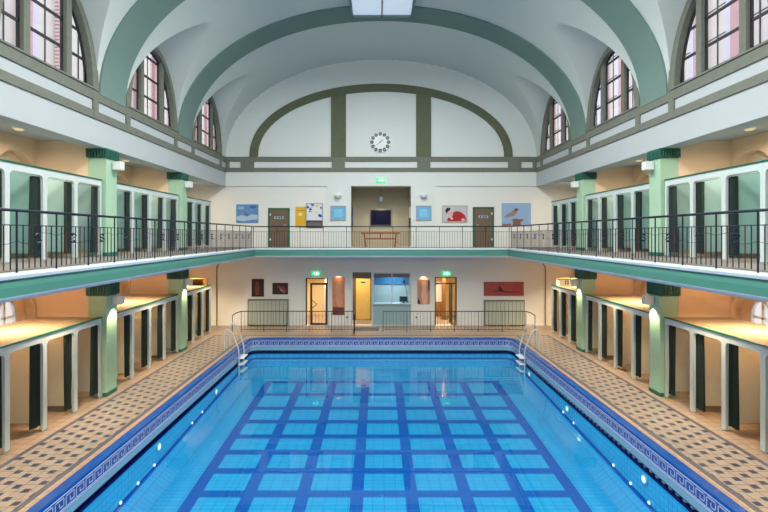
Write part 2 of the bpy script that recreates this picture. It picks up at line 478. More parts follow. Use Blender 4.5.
# far wall
def mirror(p): return [(-x, z) for x, z in p[::-1]]
topcurve = [(x, V(x)) for x in [A_*math.sin(math.pi/2*k/24) for k in range(-24, 25)]]
outer = [(-9.0, 0), (-9.0, 6.6), (-7.1, 6.6)] + topcurve + [(7.1, 6.6), (9.0, 6.6), (9.0, 0)]
DL = (FX(305.5), FX(327.5), 2.18)
DR = (FX(435), FX(457), 2.22)
def rect(x0, x1, z0, z1): return [(x0, z0), (x0, z1), (x1, z1), (x1, z0)]
holes = [rect(DL[0], DL[1], .01, DL[2]), rect(DR[0], DR[1], .01, DR[2]), rect(-1.37, 1.37, .01, 2.44), rect(FX(351), FX(411), 3.61, 6.39)]
b = MB(); wall_holes(b, outer, holes, 'xz', FAR+.06, FAR+.3)
struct(b.build('wall_far', 'wall_white'))
up = [(-7.1, 6.39)] + topcurve + [(7.1, 6.39), (FX(435), 6.39), (FX(435), 3.6), (FX(411), 3.6), (FX(411), 6.39),
      (FX(351), 6.39), (FX(351), 3.6), (FX(327), 3.6), (FX(327), 6.39)]
b = MB().plate(up, 'xz', FAR, FAR+.07)
struct(b.build('trim_upper_far', 'endwall_white'))
b = MB().box(-9, 9, FAR-.04, FAR+.07, 2.96, 3.3)
struct(b.build('trim_lower_far', 'wall_white'))
# stone bands and lunette arch on the far wall
b = MB()
b.box(-7.08, 7.08, FAR-.05, FAR, 7.50, 7.72).box(-7.08, 7.08, FAR-.05, FAR, 7.04, 7.22)
for x in (-7.0, -6.1, -1.95, 1.95, 6.1, 7.0): b.box(x-.3 if abs(x) < 7 else x-.08, x+.3 if abs(x) < 7 else x+.08, FAR-.055, FAR, 7.1, 7.6)
struct(b.build('trim_band_far', 'stone'))
b = MB(); n = 48; v = []
for k in range(n+1):
    t = math.pi*k/n
    v.append((-6.0*math.cos(t), 7.72+3.33*math.sin(t)**.93)); 
inn = [(-5.62*math.cos(math.pi*k/n), 7.72+2.98*math.sin(math.pi*k/n)**.93) for k in range(n+1)]
b.plate(v+inn[::-1], 'xz', FAR-.07, FAR)
def inner_h(x): 
    s_ = math.sqrt(max(0, 1-(x/5.62)**2)); return 7.72+2.98*s_**.93
for x0, x1 in ((-2.28, -1.6), (1.6, 2.28)):
    b.plate([(x0, 7.7), (x0, inner_h(x0)+.03), ((x0+x1)/2, inner_h((x0+x1)/2)+.03), (x1, inner_h(x1)+.03), (x1, 7.7)], 'xz', FAR-.06, FAR)
struct(b.build('trim_lunette_far', 'olive_stone'))
# niche
nx0, nx1 = FX(351), FX(411); nback = FAR+1.6
b = MB().box(nx0-.1, nx1+.1, nback, nback+.1, 3.5, 6.5).box(nx0-.1, nx0, FAR+.3, nback, 3.5, 6.5).box(nx1, nx1+.1, FAR+.3, nback, 3.5, 6.5)
b.box(nx0-.1, nx1+.1, FAR+.3, nback, 6.39, 6.5).box(nx0-.1, nx1+.1, FAR+.05, nback, 3.45, 3.6)
struct(b.build('wall_niche', 'niche_tan'))
# rooms behind the ground-floor doors
b = MB().box(-4.6, 4.6, 23.5, 23.6, 0, 2.9).box(-4.7, -4.6, FAR+.3, 23.6, 0, 2.9).box(4.6, 4.7, FAR+.3, 23.6, 0, 2.9).box(-4.6, 4.6, FAR+.3, 23.6, 2.8, 2.9)
b.box(-1.75, -1.6, FAR+.3, 23.5, 0, 2.8).box(1.6, 1.75, FAR+.3, 23.5, 0, 2.8)
struct(b.build('wall_corridor', 'warm_wall'))
# near wall, behind the camera
topn = [(x, z) for x, z in topcurve]
b = MB().plate([(-9.0, -2), (-9.0, 6.6), (-7.1, 6.6)] + topn + [(7.1, 6.6), (9.0, 6.6), (9.0, -2)], 'xz', NEAR-.2, NEAR)
struct(b.build('wall_near', 'wall_white'))
# gallery slab on three sides
gp = [(-5.2, NEAR), (-5.2, 18.7), (5.2, 18.7), (5.2, NEAR)]
b = MB()
sweep(b, gp, [(-.5, 3.3), (-.5, 3.6), (-.005, 3.6), (-.005, 3.3)], 0)
sweep(b, gp, [(-.2, 3.6), (-.2, 3.615), (.03, 3.61), (.04, 3.585), (.03, 3.54), (0, 3.53), (-.02, 3.53)], 1)
sweep(b, gp, [(-.02, 3.53), (0, 3.53), (.008, 3.42), (0, 3.295), (-.02, 3.295)], 2)
sweep(b, gp, [(-.4, 3.3), (0, 3.295), (-.01, 3.27), (-.07, 3.22), (-.4, 3.2)], 1)
struct(b.build('trim_gallery_edge', ['gallery_floor', 'trim_white', 'fascia_green']))
b = MB().box(-8.9, -5.65, NEAR, FAR+.06, 3.4, 3.6).box(8.9, 5.65, NEAR, FAR+.06, 3.4, 3.6).box(-5.65, 5.65, 19.15, FAR+.06, 3.35, 3.6)
b.box(-5.65, 5.65, NEAR, -.2, 3.4, 3.6)
struct(b.build('floor_gallery', 'gallery_floor'))

# clerestory windows
def ell(yc, a, h, zb, n=28): return [(yc-a*math.cos(math.pi*k/n), zb+h*math.sin(math.pi*k/n)) for k in range(n+1)]
wn = 0
for s, side in ((-1, 'left'), (1, 'right')):
    for yc in cells[1:]:
        wn += 1
        root = bpy.data.objects.new('window_%d' % wn, None); C.objects.link(root); root.location = (s*7.2, yc, 7.65); struct(root)
        b = MB(); o_ = ell(yc, 1.60, 2.38, 7.68); i_ = ell(yc, 1.37, 2.14, 7.72)
        b.plate(o_+i_[::-1], 'yz', s*7.05, s*7.25)
        b.box(s*7.03, s*7.3, yc-1.5, yc+1.5, 7.701, 7.74)
        b.build('stone_surround', 'stone', root)
        def hin(y): return 7.72+2.12*math.sqrt(max(0, 1-((y-yc)/1.35)**2))
        for d in (-.62, .62):
            MB().plate([(yc+d-.085, 7.74), (yc+d-.085, hin(yc+d-.085)+.03), (yc+d+.085, hin(yc+d+.085)+.03), (yc+d+.085, 7.74)], 'yz', s*7.12, s*7.22).build('mullion', 'stone', root)
        b = MB()
        for (y0, y1) in ((yc-1.35, yc-.70), (yc-.54, yc+.54), (yc+.70, yc+1.35)):
            for z in (8.37, 8.99, 9.61):
                ya, yb = y0, y1
                while ya < yb and hin(ya) < z: ya += .02
                while yb > ya and hin(yb) < z: yb -= .02
                if yb-ya > .1: b.box(s*7.205, s*7.245, ya, yb, z-.028, z+.028)
            for y in (y0, y1-.05):
                if hin(y) > 7.9: b.box(s*7.205, s*7.245, y, y+.05, 7.72, hin(y+.025)-.01)
        o2, i2 = ell(yc, 1.38, 2.15, 7.72), ell(yc, 1.32, 2.09, 7.72)
        b.plate(o2+i2[::-1], 'yz', s*7.205, s*7.245)
        b.build('glazing_bars', 'dark_frame', root)
        MB().plate(ell(yc, 1.38, 2.15, 7.7), 'yz', s*7.25, s*7.252).build('pane', 'glass', root)
# arched windows of the aisles
for s, side in ((-1, 'left'), (1, 'right')):
    for (y, hw, zs, rise, zb) in AW:
        wn += 1
        root = bpy.data.objects.new('window_%d' % wn, None); C.objects.link(root); root.location = (s*9.2, y, zb); struct(root)
        b = MB(); o_ = arch(y, hw+.02, zs, rise+.02, zb); i_ = arch(y, .31, zs, .42, zb+.08)
        b.plate(o_+i_[::-1], 'yz', s*9.15, s*9.25)
        b.build('surround', 'aisle_paint', root)
        b = MB().plate(arch(y, .33, zs, .44, zb+.06)+arch(y, .27, zs, .38, zb+.12)[::-1], 'yz', s*9.13, s*9.2)
        b.build('frame', 'frame_white', root)
        b = MB().box(s*9.18, s*9.23, y-.03, y+.03, zb, zs+rise-.05).box(s*9.18, s*9.23, y-.3, y+.3, zs-.05, zs)
        b.build('bar', 'frame_white', root)
        MB().plate(arch(y, hw-.1, zs, rise-.08, zb), 'yz', s*9.22, s*9.225).build('pane', 'glass', root)

# skylight in the crown
root = bpy.data.objects.new('skylight', None); C.objects.link(root); root.location = (0, 7, 11.8); struct(root)
b = MB()
for x in (-1.08, 1.0): b.box(x, x+.08, -1.2, 15.9, 11.72, 12.2)
b.box(-1.08, 1.08, 15.82, 15.9, 11.72, 12.2).box(-1.08, 1.08, -1.2, -1.12, 11.72, 12.2)
b.build('frame', 'rib_green', root)
b = MB().box(-.02, .02, -1.1, 15.82, 11.72, 11.8)
for k in range(8): b.box(-1, 1, .6+k*2-.015, .6+k*2+.015, 11.73, 11.79)
b.build('bar', 'dark_frame', root)
MB().box(-1, 1, -1.12, 15.82, 11.8, 11.82).build('pane', 'skyglass', root)

# ================================================================== pillars, sconces, lamps
NTH = {0: 'nearest', 1: 'middle', 2: 'farthest'}
def flutes(b, x0, x1, y0, y1, z0, z1):
    n = 7
    for k in range(n+1):
        t = k/n
        yy = y0+(y1-y0)*t; xx = x0+(x1-x0)*t
        for X in (x0, x1): b.box(X-.035, X+.035, yy-.016, yy+.016, z0, z1)
        for Y in (y0, y1): b.box(xx-.016, xx+.016, Y-.035, Y+.035, z0, z1)
lamps_py = [11.67, 16.12]
for s, side in ((-1, 'left'), (1, 'right')):
    for lv, (z0, zt, zc) in (('ground floor', (0, 2.95, 2.58)), ('upper gallery', (3.6, 6.37, 6.12))):
        for i, y in enumerate(lamps_py):
            which = ('nearer', 'farther')[i]
            t = thing('pillar', (s*7.335, y+.235, z0), '%s pale green square pillar with dark fluted capital, %s %s row' % (which, side, lv), 'pillar', 'square pillars')
            xa, xb = s*7.1, s*7.569
            MB().box(xa, xb, y, y+.469, z0, zt).build('shaft', 'pillar_green', t, bevel=.012)
            zz = zt
            MB().box(xa-s*.012, xb, y-.012, y+.469, zc, zz-.01).build('capital_core', 'groove_shade', t)
            b = MB().box(xa-s*.025, xb, y-.025, y+.469, zc, zc+.03); x0, x1 = sorted((xa-s*.025, xb))
            flutes(b, x0, x1, y-.025, y+.469, zc+.02, zz-.045)
            b.box(x0-.03, x1+.02, y-.055, y+.469, zz-.05, zz-.004).build('capital', 'capital_green', t)
            x0, x1 = sorted((xa-s*.015, xb))
            x0, x1 = sorted((xa-s*.015, s*7.19)); MB().box(x0, x1, y-.015, y+.469, z0, z0+.1).build('plinth', 'capital_green', t)
            zs = 2.44 if z0 == 0 else 5.97
            t = thing('wall_sconce', (s*7.0, y+.3, zs), 'white box sconce on the pool side of the %s %s pillar, %s' % (which, side, lv), 'lamp', 'box sconces on the pillars')
            xs_, xe = sorted((s*7.075, s*6.86))
            MB().box(xs_, xe, y+.21, y+.41, zs-.11, zs+.11).build('shade', 'white_plastic', t, bevel=.01)
            MB().box(*sorted((s*7.098, s*7.07)), y+.25, y+.37, zs-.07, zs+.07).build('bracket', 'steel', t)
            if z0 == 0:
                l = lamp('sconce_light', 'SPOT', (s*6.97, y+.28, zs-.14), 60, (1, .86, .5), parent=t, rad=.04)
                l.data.spot_size = math.radians(100); l.data.spot_blend = .5
# ceiling lamps of the aisles, plus added fill lamps over the deck
for s, side in ((-1, 'left'), (1, 'right')):
    for i, y in enumerate((5.2, 9.9, 14.1, 18.6)):
        wh = ('nearest', 'second', 'third', 'farthest')[i]
        for lv, z, x, e in (('lower aisle', 3.3, 8.15, 84), ('deck walkway', 3.2, 6.75, 30), ('upper aisle', 6.56, 7.95, 42)):
            if lv == 'deck walkway': z = 3.3  # unseen lamps added under the gallery edge to warm the deck
            t = thing('ceiling_lamp', (s*x, y, z-.1), 'small round ceiling lamp, %s one over the %s %s' % (wh, side, lv), 'lamp', 'round ceiling lamps')
            MB().lathe([(.11, 0), (.12, .03), (.12, .1)], (s*x, y, z-.1)).build('housing', 'steel', t, smooth=True)
            MB().lathe([(.07, -.03), (.1, -.005), (.1, 0)], (s*x, y, z-.1)).build('lens', 'lampglass', t, smooth=True)
            l = lamp('lamp_light', 'AREA', (s*x, y, z-.14), e, WARM if lv != 'upper aisle' else (1, .76, .58), size=.3, parent=t); l.data.spread = math.radians({'upper aisle': 172, 'deck walkway': 105}.get(lv, 122))

# ================================================================== changing cubicles
bays = [[7.69+k*.985 for k in range(5)], [12.14+k*.985 for k in range(5)], [16.59+k*.88 for k in range(4)]]
ORD = ['first','second','third','fourth','fifth','sixth','seventh','eighth','ninth','tenth','eleventh']
def curtain_mesh(s, y0, y1, z0, z1, seed):
    rnd = random.Random(seed); n = 30; b = MB(); X = s*7.29; v = []
    flare = rnd.uniform(.0, .06); shift = rnd.uniform(-.02, .02); ph = rnd.uniform(0, 6)
    levels = 7
    for j in range(levels):
        q = j/(levels-1); z = z0+(z1-z0)*q; wf = 1+flare*(1-q)*3
        for k in range(n+1):
            t = k/n
            yy = y1-(1-t)*(y1-y0)*wf + shift*(1-q)
            xx = X + s*(.028*math.sin(t*26+ph) + .012*math.sin(t*11+ph+q))
            v.append((xx, yy, z))
        for k in range(n, -1, -1):
            t = k/n
            yy = y1-(1-t)*(y1-y0)*wf + shift*(1-q)
            xx = X + s*(.028*math.sin(t*26+ph) + .012*math.sin(t*11+ph+q)+.02)
            v.append((xx, yy, z))
    m = 2*(n+1); f = [(j*m+k, j*m+(k+1) % m, (j+1)*m+(k+1) % m, (j+1)*m+k) for j in range(levels-1) for k in range(m)]
    for k in range(n):
        f.append((k, k+1, m-2-k, m-1-k)); o = (levels-1)*m; f.append((o+k, o+k+1, o+m-2-k, o+m-1-k))
    return b.add(v, f)
for s, side in ((-1, 'left'), (1, 'right')):
    for lv, zf, H in (('ground floor', 0, 2.06), ('gallery', 3.6, 1.97)):
        cub = [(bi, k, q[k], q[k+1]) for bi, q in enumerate(bays) for k in range(len(q)-1)]
        cub = cub[::-1]
        for ci, (bi, k, y0, y1) in enumerate(cub):
            nth = ORD[ci]
            t = thing('changing_cubicle', (s*7.9, (y0+y1)/2, zf), 'white-framed changing cubicle, %s from the far wall in the %s %s row' % (nth, side, lv), 'cubicle', 'changing cubicles on the %s %s' % (side, lv))
            x0 = s*7.2
            pz = zf+.0
            hw = .058; R = .09; zt = zf+H-.17
            ya, yb = y0+hw, y1-hw
            op = [(ya, pz+.03)] + [(ya+R-R*math.cos(a), zt-R+R*math.sin(a)) for a in [math.pi/2*i/5 for i in range(6)]] + \
                 [(yb-R+R*math.cos(a), zt-R+R*math.sin(a)) for a in [math.pi/2*i/5 for i in range(5, -1, -1)]] + [(yb, pz+.03)]
            outl = [(y0+.001, pz+.03), (y0+.001, zf+H-.03), (y1-.001, zf+H-.03), (y1-.001, pz+.03)]
            MB().plate(outl[:3]+[outl[3]]+op[::-1], 'yz', x0, x0+s*.06).build('front_frame', 'frame_white', t)
            pm = 'panel_cream' if zf == 0 else 'panel_mint'
            MB().box(x0+s*.062, s*8.6, y1-.03, y1-.002, zf+.16, zf+H-.04).build('side_panel', pm, t)
            if k == 0: MB().box(x0+s*.062, s*8.6, y0+.002, y0+.03, zf+.16, zf+H-.04).build('side_panel', pm, t)
            MB().box(s*8.6, s*8.63, y0+.002, y1-.002, zf+.16, zf+H-.04).build('back_panel', pm, t)
            if zf == 0: b = MB().box(x0+s*.03, s*8.88, y0+.001, y1-.001, zf+H-.03, zf+H-.012)
            if zf == 0 and k % 2 == 0: b.box(x0+s*.3, s*8.88, y1-.04, y1-.001, zf+H-.012, zf+H+.008)
            if zf == 0: b.build('top_panel', 'top_cream', t)
            MB().box(x0-s*.02, x0+s*.05, y0+.001, y1-.001, zf+H-.03, zf+H).build('edge_strip', 'cap_green', t)
            for yy in (y0+.035, y1-.035):
                MB().lathe([(.014, 0), (.014, .03)], (x0+s*.03, yy, zf), n=8).build('foot', 'steel', t)
            MB().tube([(x0+s*.09, ya, zt-.02), (x0+s*.09, yb, zt-.02)], .008).build('curtain_rail', 'steel', t)
            c = curtain_mesh(s, yb-.19, yb+.035, zf+.12, zt-.03, ci+s*7+zf)
            o = c.build('curtain', 'curtain', None, smooth=True, origin=base(c))
            tag(o, 'dark curtain drawn aside in the %s cubicle from the far wall, %s %s row' % (nth, side, lv), 'curtain', 'cubicle curtains')
# small boxes standing on the last ground-floor cubicles
b = MB().box(-7.95, -7.3, 18.75, 19.15, 2.052, 2.07).box(-7.95, -7.3, 18.75, 19.15, 2.32, 2.34).box(-7.95, -7.9, 18.75, 19.15, 2.07, 2.32).box(-7.35, -7.3, 18.75, 19.15, 2.07, 2.32).box(-7.95, -7.3, 19.13, 19.15, 2.07, 2.32)
tag(b.build('open_box', 'box_brown', origin=base(b)), 'brown open wooden box on top of the left ground floor cubicles by far wall', 'box')
t = thing('storage_box', (7.62, 18.75, 2.052), 'white ventilation box on top of the right ground floor cubicles by far wall', 'box')
MB().box(7.28, 7.98, 18.6, 18.95, 2.052, 2.33).build('body', 'white_plastic', t)
MB().box(7.25, 8.0, 18.57, 18.98, 2.33, 2.36).build('lid', 'box_brown', t)
for x in (7.5, 7.6):
    for z in (2.13, 2.22): MB().box(x, x+.06, 18.59, 18.6, z, z+.06).build('vent', 'black', t)

# ================================================================== railings
def scroll(b, P, a, d=1):
    c = a+.4
    S = [P(c+d*.07*math.sin(math.pi*t), 4.10+.075*t) for t in [-1+k/6 for k in range(13)]]
    b.tube(S, .012, 5)
    for e in (-1, 1):                                  # long arms sweeping out to the neighbouring scrolls
        pts = [P(c-e*d*.0+e*.38*q, 4.10+d*e*(-.075+.03*q)*1.0 - .02*math.sin(math.pi*q)*d*e) for q in [k/8 for k in range(9)]]
        b.tube(pts, .004, 4)
    for e in (-1, 1): b.lathe([(.006, -.022), (.022, -.008), (.022, .008), (.006, .022)], P(c-e*d*.03, 4.10+e*.055), n=6)
for s, side in ((-1, 'left'), (1, 'right')):
    X = s*5.27
    P = lambda a, z: (X, a, z)
    t = thing('gallery_railing', (X, 12.4, 3.6), 'dark iron balustrade with scrolls along the %s upper gallery' % side, 'railing', None)
    ys_ = [18.47-k*.8 for k in range(17)]
    MB().tube([P(18.76, 3.61), P(18.76, 4.5)], .014, 6).build('post', 'iron', t)
    MB().tube([P(18.78, 4.5), P(5.0, 4.5)], .022, 8).build('handrail', 'iron', t)
    MB().tube([P(18.78, 4.29), P(5.0, 4.29)], .008, 5).build('lower_rail', 'iron', t)
    for k, y in enumerate(ys_):
        MB().tube([P(y, 3.61), P(y, 4.5)], .014, 6).build('post', 'iron', t)
        if k < 16:
            b = MB(); scroll(b, P, y-.8, 1 if k % 2 else -1); b.build('scroll', 'iron', t)
            for j in range(1, 7):
                yy = y-j*.8/7
                MB().tube([P(yy, 3.66), P(yy, 4.29)], .009, 5).build('baluster', ('iron_red' if j in (2, 5) else 'iron'), t)
t = thing('gallery_railing', (0, 18.8, 3.6), 'dark iron balustrade of plain bars across the far end gallery', 'railing', None)
MB().tube([(-5.24, 18.78, 4.5), (5.24, 18.78, 4.5)], .022, 8).build('handrail', 'iron', t)
MB().tube([(-5.25, 18.78, 4.29), (5.25, 18.78, 4.29)], .006, 5).build('lower_rail', 'iron', t)
npst = 11
for k in range(npst+1):
    x = -5.27+10.54*k/npst
    if 0 < k < npst: MB().tube([(x, 18.78, 3.61), (x, 18.78, 4.5)], .013, 5).build('post', 'iron', t)
    if k < npst:
        for j in range(1, 9):
            xx = x+10.54/npst*j/9
            MB().tube([(xx, 18.78, 3.63), (xx, 18.78, 4.29)], .006, 4).build('baluster', 'iron', t)
# ground-floor barriers at the far end of the pool
def barrier(x0, x1, endl, endr, label, thick=None):
    t = thing('pool_barrier', ((x0+x1)/2, 19.5, 0), label, 'railing', 'iron barriers before the far wall')
    MB().tube([(x0, 19.5, .88), (x1, 19.5, .88)], .02, 6).build('handrail', 'iron', t)
    MB().tube([(x0, 19.5, .1), (x1, 19.5, .1)], .01, 5).build('lower_rail', 'iron', t)
    n = round((x1-x0)/.95)
    for k in range(n+1):
        x = x0+(x1-x0)*k/n
        MB().tube([(x, 19.5, 0), (x, 19.5, .88)], .014, 5).build('post', 'iron', t)
        if k < n:
            for j in range(1, 7):
                xx = x+(x1-x0)/n*j/7; MB().tube([(xx, 19.5, .1), (xx, 19.5, .88)], .006, 4).build('baluster', 'iron', t)
    for e, x, d in ((endl, x0, -1), (endr, x1, 1)):
        if e == 'wing':
            MB().tube([(x, 19.5, .88), (x+d*.12, 19.2, .86), (x+d*.2, 18.95, .8), (x+d*.2, 18.92, .68)], .02, 6).build('end_loop', 'iron', t)
            MB().tube([(x+d*.2, 18.95, 0), (x+d*.2, 18.95, .8)], .014, 5).build('post', 'iron', t)
        if e == 'return':
            MB().tube([(x, 19.5, .88), (x+.03, 18.72, .88)], .02, 6).build('end_loop', 'iron', t)
            for k in range(7):
                y = 19.4-k*.11
                MB().tube([(x+.02, y, 0), (x+.02, y, .88)], .012, 5).build('baluster', 'iron', t)
barrier(-6.0, -1.15, 'wing', 'return', 'black iron barrier left of the booth, before the left radiator')
barrier(.08, 6.2, None, 'wing', 'black iron barrier from booth front to the right radiator')

# ================================================================== pool ladders and lights
def ladder(s, label):
    t = thing('pool_ladder', (s*5.5, 16.7, 0), label, 'ladder', 'chrome pool ladders')
    for y, h in ((16.35, .72), (16.95, .85)):
        pts = [(s*5.66, y, 0), (s*5.66, y, h*.75)]
        for k in range(7):
            a = math.pi/2*k/6; pts.append((s*(5.66-.12*(1-math.cos(a))), y, h*.75+.22*math.sin(a)))
        pts += [(s*5.4, y, h*.95), (s*5.28, y, h*.55), (s*5.17, y, .12), (s*5.13, y, -.1), (s*5.13, y, -1.0)]
        MB().tube(pts, .025, 8).build('rail', 'steel', t, smooth=True)
    for z in (-.30, -.52, -.78):
        MB().box(s*5.19, s*4.98, 16.37, 16.93, z-.02, z+.02).build('tread', 'white_plastic', t, bevel=.01)
ladder(-1, 'chrome pool ladder at the far left corner of the pool')
ladder(1, 'chrome pool ladder at the far right corner of the pool')
for s, side, ys_ in ((-1, 'left', (10.5, 14.2)), (1, 'right', (9.1, 12.8, 16.0))):
    for i, y in enumerate(ys_):
        t = thing('underwater_light', (s*5.2, y, -.80), 'round underwater light, %s nearest on the %s pool wall' % (ORD[i], side), 'lamp', 'round underwater lights')
        MB().lathe([(.085, 0), (.095, .012), (.07, .03)], (s*5.205, y, -.74), 'x', 16).build('rim', 'steel', t) if s < 0 else MB().lathe([(.085, 0), (.095, -.012), (.07, -.03)], (s*5.205, y, -.74), 'x', 16).build('rim', 'steel', t)
        MB().lathe([(.07, -s*.031), (.03, -s*.045)], (s*5.205, y, -.74), 'x', 16).build('lens', 'lens', t)
for s, side in ((-1, 'left'), (1, 'right')):
    for i, y in enumerate((8.95, 9.6, 10.3, 12.4, 13.1)):
        z = in_ledge(0, y)
        b = MB().lathe([(.034, -s*0), (.03, -s*.018), (.015, -s*.022)], (s*5.2, y, z+.07), 'x', 12)
        tag(b.build('pool_nozzle', 'lens', origin=base(b)), 'small white nozzle above the ledge, %s nearest under water on the %s' % (ORD[i], side), 'nozzle', 'small nozzles under water')  # glow put into the nozzles by the emissive lens material

# ================================================================== far wall, upper floor
def wall_door(x0, x1, zf, ztop, hs, label):
    t = thing('door', ((x0+x1)/2, FAR+.03, zf), label, 'door', 'green framed doors')
    Y = FAR+.06
    b = MB().box(x0, x0+.07, Y-.05, Y, zf, ztop).box(x1-.07, x1, Y-.05, Y, zf, ztop).box(x0, x1, Y-.05, Y, ztop-.07, ztop)
    b.build('frame', 'cap_green', t)
    lf = MB().box(x0+.07, x1-.07, Y-.03, Y-.002, zf+.01, ztop-.07).build('leaf', 'wood_door', t)
    xm = (x0+x1)/2
    MB().box(xm-.22, xm+.22, Y-.036, Y-.03, ztop-.5, ztop-.38).build('sign', 'booth_blue', t)
    b = MB()
    for d in (-.12, .02, .12): b.box(xm+d-.03, xm+d+.03, Y-.04, Y-.036, ztop-.48, ztop-.4)
    b.build('pictogram', 'dark_blue', t)
    hx = x1-.16 if hs > 0 else x0+.16
    MB().tube([(hx, Y-.03, zf+1.0), (hx, Y-.08, zf+1.0), (hx-hs*.1, Y-.08, zf+1.0)], .012).build('handle', 'steel', t)
    for z in (zf+.3, ztop-.35):
        hx2 = x0+.09 if hs > 0 else x1-.09
        MB().box(hx2-.03, hx2+.03, Y-.045, Y-.03, z, z+.1).build('hinge', 'white_plastic', t)
mat('dark_blue', (24, 60, 130), .5)
wall_door(FX(268), FX(289.5), 3.6, FZ(208), 1, 'brown door in a green frame left on the upper far wall')
wall_door(FX(473), FX(494), 3.6, FZ(207), -1, 'brown door in a green frame right on the upper far wall')
def disc(cx, cz, rx, rz=None, n=12, rot=0):
    rz = rz or rx; o = []
    for k in range(n):
        a = 2*math.pi*k/n; u, v = rx*math.cos(a), rz*math.sin(a)
        o.append((cx+u*math.cos(rot)-v*math.sin(rot), cz+u*math.sin(rot)+v*math.cos(rot)))
    return o
mcount = [0]
def picture(name, px0, px1, py0, py1, rgb, label, cat='picture', shapes=(), frame=None, Y=FAR+.06, var=.1, scale=3, grp=None, emit=0):
    mcount[0] += 1
    x0, x1, z0, z1 = FX(px0), FX(px1), FZ(py1), FZ(py0)
    t = thing(name, ((x0+x1)/2, Y, z0), label, cat, grp)
    key = 'pic%d' % mcount[0]; mat(key, rgb, .6, var=var, scale=scale)
    MB().box(x0, x1, Y-.035, Y-.002, z0, z1).build('canvas', key, t)
    if frame:
        mat(key+'f', frame, .5); f = .035
        b = MB().box(x0-f, x0, Y-.045, Y-.002, z0-f, z1+f).box(x1, x1+f, Y-.045, Y-.002, z0-f, z1+f).box(x0, x1, Y-.045, Y-.002, z0-f, z0).box(x0, x1, Y-.045, Y-.002, z1, z1+f)
        b.build('frame', key+'f', t)
    for i, (nm, col, pts) in enumerate(shapes):
        kk = key+nm+str(i); mat(kk, col, .6, var=.12, scale=6)
        pp = [(FX(u), FZ(v)) for u, v in pts]
        MB().plate(pp, 'xz', Y-.037-.0015*(i+1), Y-.035).build(nm, kk, t)
    return t
def pd(cx, cy, rx, ry=None, rot=0, n=12): return disc(cx, cy, rx, ry, n, rot)
picture('painting', 236, 258, 204.3, 222.7, (96, 140, 196), 'blue painting of sky and clouds on the far left upper wall', var=.35, scale=4,
        shapes=[('cloud', (170, 196, 220), [(236.3, 217), (241, 215), (247, 216.5), (252, 214), (257.6, 215), (257.6, 219.5), (250, 220), (243, 221.5), (236.3, 220)]),
                ('cloud', (150, 182, 214), pd(241, 208, 3.5, 1.4)), ('cloud', (60, 104, 176), pd(253, 207, 3.6, 1.6)),
                ('bird', (92, 100, 84), [(244, 211), (246, 213.8), (248.6, 213.5), (247, 215), (244.8, 214.4)])])
picture('poster_board', 306.5, 322, 204, 220, (226, 228, 230), 'white board with blue and yellow shapes right of the yellow panel', 'board',
        frame=(150, 152, 168), shapes=[('shape', (30, 80, 200), pd(307.8, 207.3, 1.5, 1.2)), ('shape', (225, 205, 30), pd(306.9, 205.6, 1.1, .8)),
                ('shape', (30, 80, 200), pd(312.5, 204.9, 1.8, 1.1, .3)), ('shape', (225, 205, 30), pd(317, 206, 1.6, .9)),
                ('shape', (30, 90, 200), pd(320.9, 207.8, 1.2, .9)), ('shape', (30, 80, 200), pd(310.4, 209.2, 1.4, 1.2)),
                ('shape', (225, 205, 30), pd(311.4, 207.7, 1.1, .7)), ('shape', (40, 30, 130), pd(309.6, 211.4, .8, .7)),
                ('shape', (225, 205, 30), pd(316.4, 212, 1.6, .7, .5)), ('shape', (30, 80, 200), pd(320, 215.6, 2.2, 1.4, .5)),
                ('shape', (225, 205, 30), pd(311.5, 211.6, .7, .6))])
picture('notice_board', 306.8, 321.8, 221.8, 227, (110, 96, 96), 'low brown notice board beneath the white dotted board', 'board', frame=(34, 38, 80))
picture('yellow_cabinet', 295.3, 305.4, 206.8, 227.3, (226, 176, 30), 'tall yellow panel between the left door and white board', 'panel', var=.08,
        shapes=[('stripe', (180, 120, 30), [(296, 210.2), (304.8, 210.2), (304.8, 210.7), (296, 210.7)]), ('label_plate', (236, 222, 150), pd(300.2, 214.3, 2.2, 2.0, 0, 8))])
for a0, lab in ((331.3, 'light blue square picture left of the niche on the upper wall'), (416.6, 'light blue square picture right of the niche on the upper wall')):
    picture('painting', a0, a0+14, 206.5, 219.8, (112, 178, 224), lab, frame=(170, 158, 140), var=.08,
            Y=FAR, shapes=[('inner_square', (130, 200, 230), [(a0+3, 209), (a0+11, 209), (a0+11, 217), (a0+3, 217)])], grp='light blue square pictures')
picture('painting', 443, 466.7, 206.3, 221.5, (200, 196, 204), 'framed picture of a reclining person in red, right of the niche', frame=(176, 160, 150), var=.06,
        shapes=[('red_garment', (176, 24, 34), [(453, 212.5), (456.5, 211), (461, 212), (464.8, 215), (466.4, 219), (465.5, 221.2), (456, 221.2), (450.5, 221.2), (447, 221), (448, 217.5), (452, 218)]),
                ('face', (226, 172, 160), pd(450.6, 213.8, 2.8, 2.3, .6)), ('hair', (24, 22, 26), [(445.2, 210.5), (447, 207.6), (450.3, 207.8), (450.4, 210), (448, 211.5), (446.5, 214)]),
                ('hand', (226, 180, 170), pd(463.2, 219.6, 1.8, 1.3)), ('flower', (232, 228, 224), pd(452, 218.6, 1.4, .8)), ('flower', (40, 30, 30), pd(454, 219, .8, .6))])
